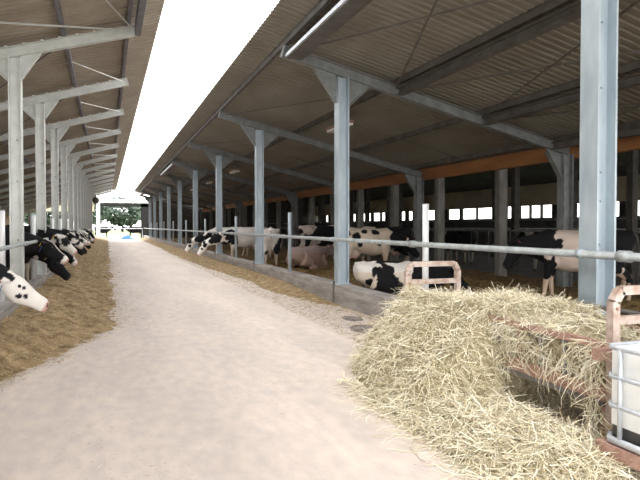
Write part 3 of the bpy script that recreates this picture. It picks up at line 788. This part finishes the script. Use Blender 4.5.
# ------------------------------------------------------------------ cows
DARK = (.010, .010, .012); WHITE = (.82, .78, .74); PINK = (.62, .40, .36); CREAM = (.66, .55, .44)
def cow(name_loc, rz, lab, grp, pose='stand', poll=(1.28, 1.30), hpitch=-25, hyaw=0, nyaw=0, seed=0, thr=0.0, face='blaze', white=WHITE, dark=DARK, voxel=.028, sc=1.0, spots=(), tags=(), freq=1.25, collar=None, tail=True, headspots=(), zoff=None):
    lying = pose == 'lie'; dz = -.60 if lying else 0
    mb = MB(); X = Vector((1, 0, 0)); Yv = Vector((0, 1, 0)); Z = Vector((0, 0, 1))
    wd = 1.12 if lying else 1
    rings = [(-.92, 1.24, .07, .08), (-.86, 1.2, .17, .18), (-.68, 1.15, .26, .25), (-.42, 1.08, .29, .31), (-.1, 1.01, .35, .385), (.2, .99, .35, .40), (.45, 1.02, .28, .385), (.66, 1.07, .21, .33), (.82, 1.08, .14, .24), (.9, 1.07, .07, .12)]
    mb.loft([((x, 0, z+dz), Yv, Z, w*wd, h) for x, z, w, h in rings], 20, 2.3)
    # hooks, pins, withers
    for s in (-1, 1):
        mb.ell((-.47, s*.25, 1.32+dz), (.10, .07, .07)); mb.ell((-.84, s*.11, 1.29+dz), (.07, .05, .06)); mb.ell((.5, s*.17, 1.08+dz), (.17, .09, .27))
    mb.loft([((x, 0, 1.36+dz+zz), Yv, Z, .05, .06) for x, zz in ((-.9, -.02), (-.5, .02), (0, -.01), (.4, .0), (.62, .02), (.75, -.05))], 10)
    # neck: heading turned by nyaw
    P = Vector((poll[0]*math.cos(nyaw) if nyaw else poll[0], math.sin(nyaw)*(poll[0]-.6)*1.0 if nyaw else 0, poll[1]+dz))
    if nyaw: P = Vector((.6+(poll[0]-.6)*math.cos(nyaw), (poll[0]-.6)*math.sin(nyaw), poll[1]+dz))
    A = Vector((.52, 0, 1.10+dz)); ring = []
    nr = 7
    A2 = A + Vector((.35, 0, .02))
    for k in range(nr):
        u = k/(nr-1); c = A*(1-u)**2 + A2*(2*u*(1-u)) + P*u*u
        tg = ((A2-A)*(1-u) + (P-A2)*u).normalized()
        side = tg.cross(Z).normalized()*-1; up = side.cross(tg)*-1
        if up.z < 0: up = -up
        ring.append((c - up*.05*(1-u), side, up, .20*(1-u)+.09*u+.05*u*(1-u), .31*(1-u)+.12*u+.12*u*(1-u)))
    mb.loft(ring, 16)
    # head frame
    hy = nyaw + hyaw; hp = math.radians(hpitch)
    F = Vector((math.cos(hp)*math.cos(hy), math.cos(hp)*math.sin(hy), math.sin(hp))); S = Vector((-math.sin(hy), math.cos(hy), 0)); U = F.cross(S)
    H0 = P - F*.06 - U*.02
    hr = [(-.03, .07, .08, .01), (.04, .105, .125, .005), (.12, .122, .155, -.01), (.2, .122, .155, -.03), (.29, .095, .132, -.04), (.37, .076, .108, -.045), (.44, .076, .097, -.05), (.51, .086, .095, -.055), (.56, .082, .08, -.06), (.59, .055, .05, -.065)]
    mb.loft([(H0 + F*a + U*zo, S, U, w, h) for a, w, h, zo in hr], 16, 2.4)
    mb.ell(H0+F*.0+U*.10, (.06, .06, .05))
    for s in (-1, 1):
        e0 = H0 + S*(s*.09) + U*.06 + F*.02; ed = (S*s + U*-.12 - F*.25).normalized(); eu = ed.cross(F).normalized()*s
        fw = ed.cross(eu)
        mb.loft([(e0+ed*a, fw, eu, w, .017) for a, w in ((0, .035), (.06, .065), (.13, .075), (.20, .05), (.25, .015))], 10)
        mb.ell(H0+F*.17+S*(s*.105)+U*.045, (.035, .03, .03))
    legs = []
    if not lying:
        for s in (-1, 1):
            o1 = s*.03 if s > 0 else 0
            st_ = .10*s*random.uniform(.3, 1)
            legs.append(([(.52, s*.2, .95), (.54, s*.21, .76), (.56+st_*.3, s*.19, .60), (.58+st_*.5, s*.18, .44), (.58+st_*.6, s*.18, .37), (.57+st_, s*.18, .14), (.60+st_, s*.18, .08), (.63+st_, s*.18, .0)], [.16, .125, .085, .058, .055, .037, .048, .060]))
            legs.append(([(-.60, s*.17, 1.08), (-.56, s*.2, .86), (-.62, s*.2, .68), (-.78-st_*.4, s*.19, .52), (-.77-st_*.6, s*.19, .42), (-.73-st_, s*.19, .14), (-.70-st_, s*.19, .08), (-.66-st_, s*.19, .0)], [.22, .19, .13, .066, .052, .038, .048, .060]))
        mb.ell((-.42, 0, .66), (.22, .17, .15))
        for a in (-.1, .08):
            for s in (-1, 1): mb.loft([((-.42+a, s*.07, .56-q*.06), Yv, X, .022, .022) for q in (0, .5, 1, 1.3)], 6)
    else:
        for s in (-1, 1):
            legs.append(([(.45, s*.24, .45), (.62, s*.27, .24), (.74, s*.27, .10), (.52, s*.29, .07), (.36, s*.30, .06)], [.16, .11, .075, .05, .05]))
            legs.append(([(-.55, s*.22, .42), (-.25, s*.33, .28), (-.08, s*.38, .14), (-.42, s*.42, .08), (-.12, s*.44, .055), (-.02, s*.44, .05)], [.24, .18, .10, .06, .048, .05]))
    for pts, rs in legs:
        mb.tube(pts, rs, 12)
    me = mb.mesh('body', None)
    tmp = bpy.data.objects.new('body', me); col.objects.link(tmp)
    r = tmp.modifiers.new('r', 'REMESH'); r.mode = 'VOXEL'; r.voxel_size = voxel
    s_ = tmp.modifiers.new('s', 'SMOOTH'); s_.factor = .5; s_.iterations = 2
    dg = bpy.context.evaluated_depsgraph_get(); dg.update()
    me2 = bpy.data.meshes.new_from_object(tmp.evaluated_get(dg)); bpy.data.objects.remove(tmp); bpy.data.meshes.remove(me)
    me2.name = 'body'; me2.shade_smooth(); me2.materials.clear(); me2.materials.append(M['coat'])
    at = me2.color_attributes.new('tint', 'FLOAT_COLOR', 'POINT'); cols = []
    so_ = seed*13.7
    for v in me2.vertices:
        c = v.co; rel = c-H0; hf = rel.dot(F); hs = rel.dot(S); hu = rel.dot(U)
        ishead = -.03 < hf < .7 and abs(hs) < .34 and abs(hu) < .26
        n = noise.noise(Vector((c.x*freq+so_, c.y*freq*.9+so_*.3, c.z*freq))) + .35*noise.noise(Vector((c.x*4+so_, c.y*4, c.z*4)))
        blk = n > thr
        if not lying and c.z < .50 and not ishead: blk = False
        if not lying and c.z < .50 and thr < -.3: blk = n > thr+.25
        for (sx, sy, sz, sr, isb) in spots:
            if (c-Vector((sx, sy, sz))).length < sr*(1+.4*noise.noise(c*6)): blk = isb
        colr = None
        if ishead:
            if face == 'white': blk = False
            elif face == 'black': blk = True
            elif face == 'blaze': blk = not (abs(hs) < .045+.02*noise.noise(c*8) and hu > 0 or hf > .47)
            elif face == 'mixed': blk = noise.noise(c*7+Vector((so_, 0, 0))) > -.05 and hf < .42
            for (a, b_, c_, rr_) in headspots:
                if (Vector((hf, hs, hu))-Vector((a, b_, c_))).length < rr_: blk = True
            if hf > .545: colr = PINK if not blk else (.03, .028, .03)
            if abs(hs) > .045 and abs(hs) < .07 and hf > .56 and hu > -.05: colr = (.1, .05, .05)
        if not lying and colr is None and -.62 < c.x < -.2 and c.z < .64 and abs(c.y) < .16 and c.z > .4: colr = PINK
        if not lying and c.z < .075: colr = (.07, .06, .05)
        if colr is None:
            colr = dark if blk else white
            if not blk:
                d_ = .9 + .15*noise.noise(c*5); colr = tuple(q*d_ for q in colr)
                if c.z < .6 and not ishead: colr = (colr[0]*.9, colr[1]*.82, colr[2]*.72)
        cols += [*colr, 1]
    at.data.foreach_set('color', cols)
    if name_loc[0] > 4.5 and sc == 1.0: sc = .94
    root = empty('dairy_cow', name_loc, rz); root.scale = (sc, sc, sc)
    tag(root, lab, 'cow', grp)
    b = bpy.data.objects.new('body', me2); col.objects.link(b); b.parent = root
    for s in (-1, 1):
        MB().ell(H0+F*.175+S*(s*.122)+U*.045, (.022, .022, .022), 10, 8).build('eye', M['eye'], root, True)
    if tail:
        tb = MB()
        if lying: tb.tube([(-.86, 0, .70), (-.98, .05, .6), (-1.02, .12, .3), (-.95, .25, .07), (-.8, .4, .05)], [.035, .03, .022, .02, .03], 8)
        else: tb.tube([(-.84, 0, 1.33), (-.95, 0, 1.28), (-.99, .01, 1.0), (-.98, .02, .75), (-.97, .03, .55), (-.97, .02, .38)], [.035, .032, .022, .018, .035, .012], 8)
        o = tb.build('tail', mat_tail_w if thr > .05 else mat_tail_b, root, True)
    for (s, mname) in tags:
        e0 = H0 + S*(s*.22) + U*.03 - F*.03
        rot = Matrix((S, F, U)).transposed()
        tg = MB(); zo_ = .12 if mname == 'tag_b' else 0; tg.bar(tuple(e0+U*.01-Z*(zo_*.55)), tuple(e0-U*.075-Z*zo_), .055, .006, up=tuple(F)); tg.build('ear_tag', M[mname], root)
    if collar:
        u = .72; c = A*(1-u)**2 + A2*(2*u*(1-u)) + P*u*u; tg = (P-A2).normalized(); side = tg.cross(Z).normalized(); up = side.cross(tg)
        if up.z < 0: up = -up
        hw = .19*(1-u)+.085*u+.02; hh = .31*(1-u)+.13*u+.02
        cb = MB(); ptsc = [c - up*.03 + side*(math.cos(2*PI*k/20)*hw) + up*(math.sin(2*PI*k/20)*hh) for k in range(21)]
        for a_, b_ in zip(ptsc, ptsc[1:]): cb.bar(a_, b_, .012, .045, up=tuple(tg))
        co = cb.build('collar', M[collar], root)
        bt = c - up*(hh+.03)
        MB().bar(tuple(bt), tuple(bt-Vector((0, 0, .14))), .05, .02, up=(0, 1, 0)).build('collar_tag', M[collar], co)
    return root
mat_tail_w = mat('tail_white', (.6, .52, .45), None, 10, .9); mat_tail_b = mat('tail_black', (.03, .03, .03), (.06, .055, .05), 10, .9)
random.seed(3)
GL = 'cows feeding along the left kerb'; GR = 'cows in the right pen'
# left row, heads over the left kerb
cow((-2.27, 7.75, .04), 0.02, 'white-faced cow reaching over left kerb, nearest of all', GL, poll=(1.30, .86), hpitch=-30, hyaw=.0, seed=1, thr=.0, face='white', voxel=.02, tags=((-1, 'tag_o'), (1, 'tag_y'), (-1, 'tag_b')), sc=.93, headspots=((.23, -.12, -.07, .036), (.30, -.10, -.04, .03), (.24, -.11, .05, .028), (.02, -.1, .09, .06)))
cow((-2.5, 12.9, .1), .1, 'black cow with white blaze and ear tags by second left column', GL, poll=(1.35, 1.02), hpitch=-32, seed=2, thr=-.6, face='blaze', tags=((-1, 'tag_y'), (1, 'tag_o'), (-1, 'tag_b')), voxel=.024)
cow((-2.5, 14.1, .1), -.1, 'black-faced cow with head lowest in the left feed', GL, poll=(1.40, .68), hpitch=-42, seed=3, thr=-.5, face='black', tags=((-1, 'tag_y'),), voxel=.026)
LC = [(15.6, 1.12, -38, 'mixed', -.1, 'patchy cow with raised head beside the third left column'), (17.3, .80, -50, 'blaze', -.2, 'black cow with white muzzle behind the black-faced one'), (18.9, 1.12, -35, 'mixed', -.1, 'patchy cow holding its head just under the left rail'), (20.6, .9, -40, 'black', -.4, 'black cow feeding between patchy left neighbours'),
      (22.3, 1.1, -30, 'mixed', .05, 'white and black cow with raised head in left row'), (24.4, .8, -45, 'black', -.3, 'dark cow with low head mid left row'), (26.6, 1.0, -35, 'blaze', -.1, 'blazed cow in the middle of the left row'),
      (29.5, .8, -45, 'black', -.4, 'dark feeding cow further down the left row'), (32.5, 1.0, -35, 'mixed', 0, 'patchy cow further down the left row'), (36.5, .85, -45, 'black', -.3, 'dark cow near the far end of left row'), (41, .95, -40, 'blaze', -.2, 'last feeding cow of the left row')]
for i, (y, pz, hp, fc, th, lab) in enumerate(LC):
    cow((-2.42, y, .1), random.uniform(-.15, .1), lab, GL, poll=(1.38, pz), hpitch=hp, seed=5+i, thr=th, face=fc, voxel=.04, tags=((-1, 'tag_y'),))
cow((-4.9, 16.0, .1), 1.2, 'pinkish white cow standing deeper in the left pen', GL, seed=31, thr=.5, face='white', voxel=.04)
# right pen
cow((5.08, 22.8, .12), PI-.05, 'white cow with black-patched neck feeding over right kerb', GR, poll=(1.70, .74), hpitch=-50, seed=21, thr=.42, face='white', voxel=.03, hyaw=.12, spots=((.75, -.1, .95, .22, True), (.95, -.05, .8, .16, True), (.7, .1, 1.1, .25, True), (1.25, .1, 1.0, .22, True), (1.45, .1, .85, .12, True)), headspots=((.12, .1, 0, .08), (.2, 0, .12, .08), (.3, .1, 0, .05), (.02, .05, .05, .1)))
cow((5.08, 26.2, .12), PI, 'patchy cow feeding over right kerb, further of the pair', GR, poll=(1.76, .74), hpitch=-50, seed=22, thr=.3, face='white', voxel=.035, spots=((.9, 0, .95, .3, True), (1.4, .1, .9, .22, True)), headspots=((.1, 0, .1, .15), (.25, .1, -.02, .08)))
cow((5.2, 19.6, .12), PI*.42, 'white cow seen from behind beside the third column', GR, seed=23, thr=.32, face='mixed', voxel=.035, freq=2.0)
cow((6.1, 24.3, .12), -PI*.62, 'black and white faced cow looking towards the alley', GR, poll=(1.2, 1.12), hpitch=-55, seed=24, thr=.1, face='mixed', voxel=.035)
cow((5.9, 17.8, .10), PI*.2, 'pinkish grey cow lying behind the slim rail post', GR, pose='lie', tail=False, seed=25, thr=.7, white=(.5, .38, .36), face='white', voxel=.035)
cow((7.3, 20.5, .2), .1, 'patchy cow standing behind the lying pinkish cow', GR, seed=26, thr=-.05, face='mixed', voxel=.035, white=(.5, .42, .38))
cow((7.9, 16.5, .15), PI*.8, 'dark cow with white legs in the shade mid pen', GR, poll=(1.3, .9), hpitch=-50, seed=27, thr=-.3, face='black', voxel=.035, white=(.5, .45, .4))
cow((6.95, 15.6, .10), -.25, 'cream cow with black spots standing behind lying cow', GR, poll=(1.28, .98), hpitch=-45, seed=28, thr=.55, face='black', voxel=.026, white=CREAM, freq=2.6, spots=((.9, 0, 1.05, .34, True), (-.62, -.2, 1.25, .1, True), (-.35, -.25, 1.15, .14, True), (-.12, -.2, 1.3, .1, True), (-.25, -.3, .95, .07, True), (.2, -.2, 1.3, .12, True), (.3, -.3, 1.0, .1, True), (-.5, -.2, .95, .06, True)))
cow((5.3, 10.45, .06), -.2, 'black and white cow lying down behind the kerb', GR, pose='lie', poll=(1.22, 1.12), hpitch=-30, seed=29, thr=-.25, face='black', voxel=.024, freq=2.2, spots=((-.8, 0, .5, .36, False), (-.3, -.1, .45, .36, True), (-.62, -.25, .4, .1, True), (-.5, -.25, .6, .1, True), (.2, -.1, .45, .22, False), (.2, -.3, .3, .2, False), (.8, 0, .6, .4, True)), nyaw=.2, tail=False)
cow((8.12, 8.68, .10), PI-.75, 'standing black cow with white saddle beside nearest column', GR, poll=(1.2, 1.12), hpitch=-58, seed=30, thr=-.55, face='black', voxel=.024, white=(.72, .60, .52), spots=((.14, .2, 1.0, .30, False), (.14, .2, .7, .32, False), (.1, .1, 1.3, .32, False), (-.6, 0, .6, .3, False), (.2, .3, .85, .22, False), (.58, .19, .28, .22, False), (.58, -.19, .28, .22, False), (-.75, 0, .25, .3, False)), tags=((1, 'tag_r'),))
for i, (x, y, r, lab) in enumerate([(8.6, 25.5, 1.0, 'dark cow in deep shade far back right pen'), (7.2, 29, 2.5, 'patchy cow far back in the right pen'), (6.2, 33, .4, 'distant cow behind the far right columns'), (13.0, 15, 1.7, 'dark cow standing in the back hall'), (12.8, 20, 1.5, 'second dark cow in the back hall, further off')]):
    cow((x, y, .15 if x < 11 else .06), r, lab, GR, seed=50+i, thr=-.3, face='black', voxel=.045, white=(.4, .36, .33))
# far end cows
cow((-.6, 79.0, 0), .1, 'dark cow crossing far end, left of opening', 'cows at the far end', seed=61, thr=-2, face='black', voxel=.05)
cow((3.3, 78.6, 0), PI, 'dark cow at the far end, right of opening', 'cows at the far end', seed=62, thr=-2, face='black', voxel=.05)
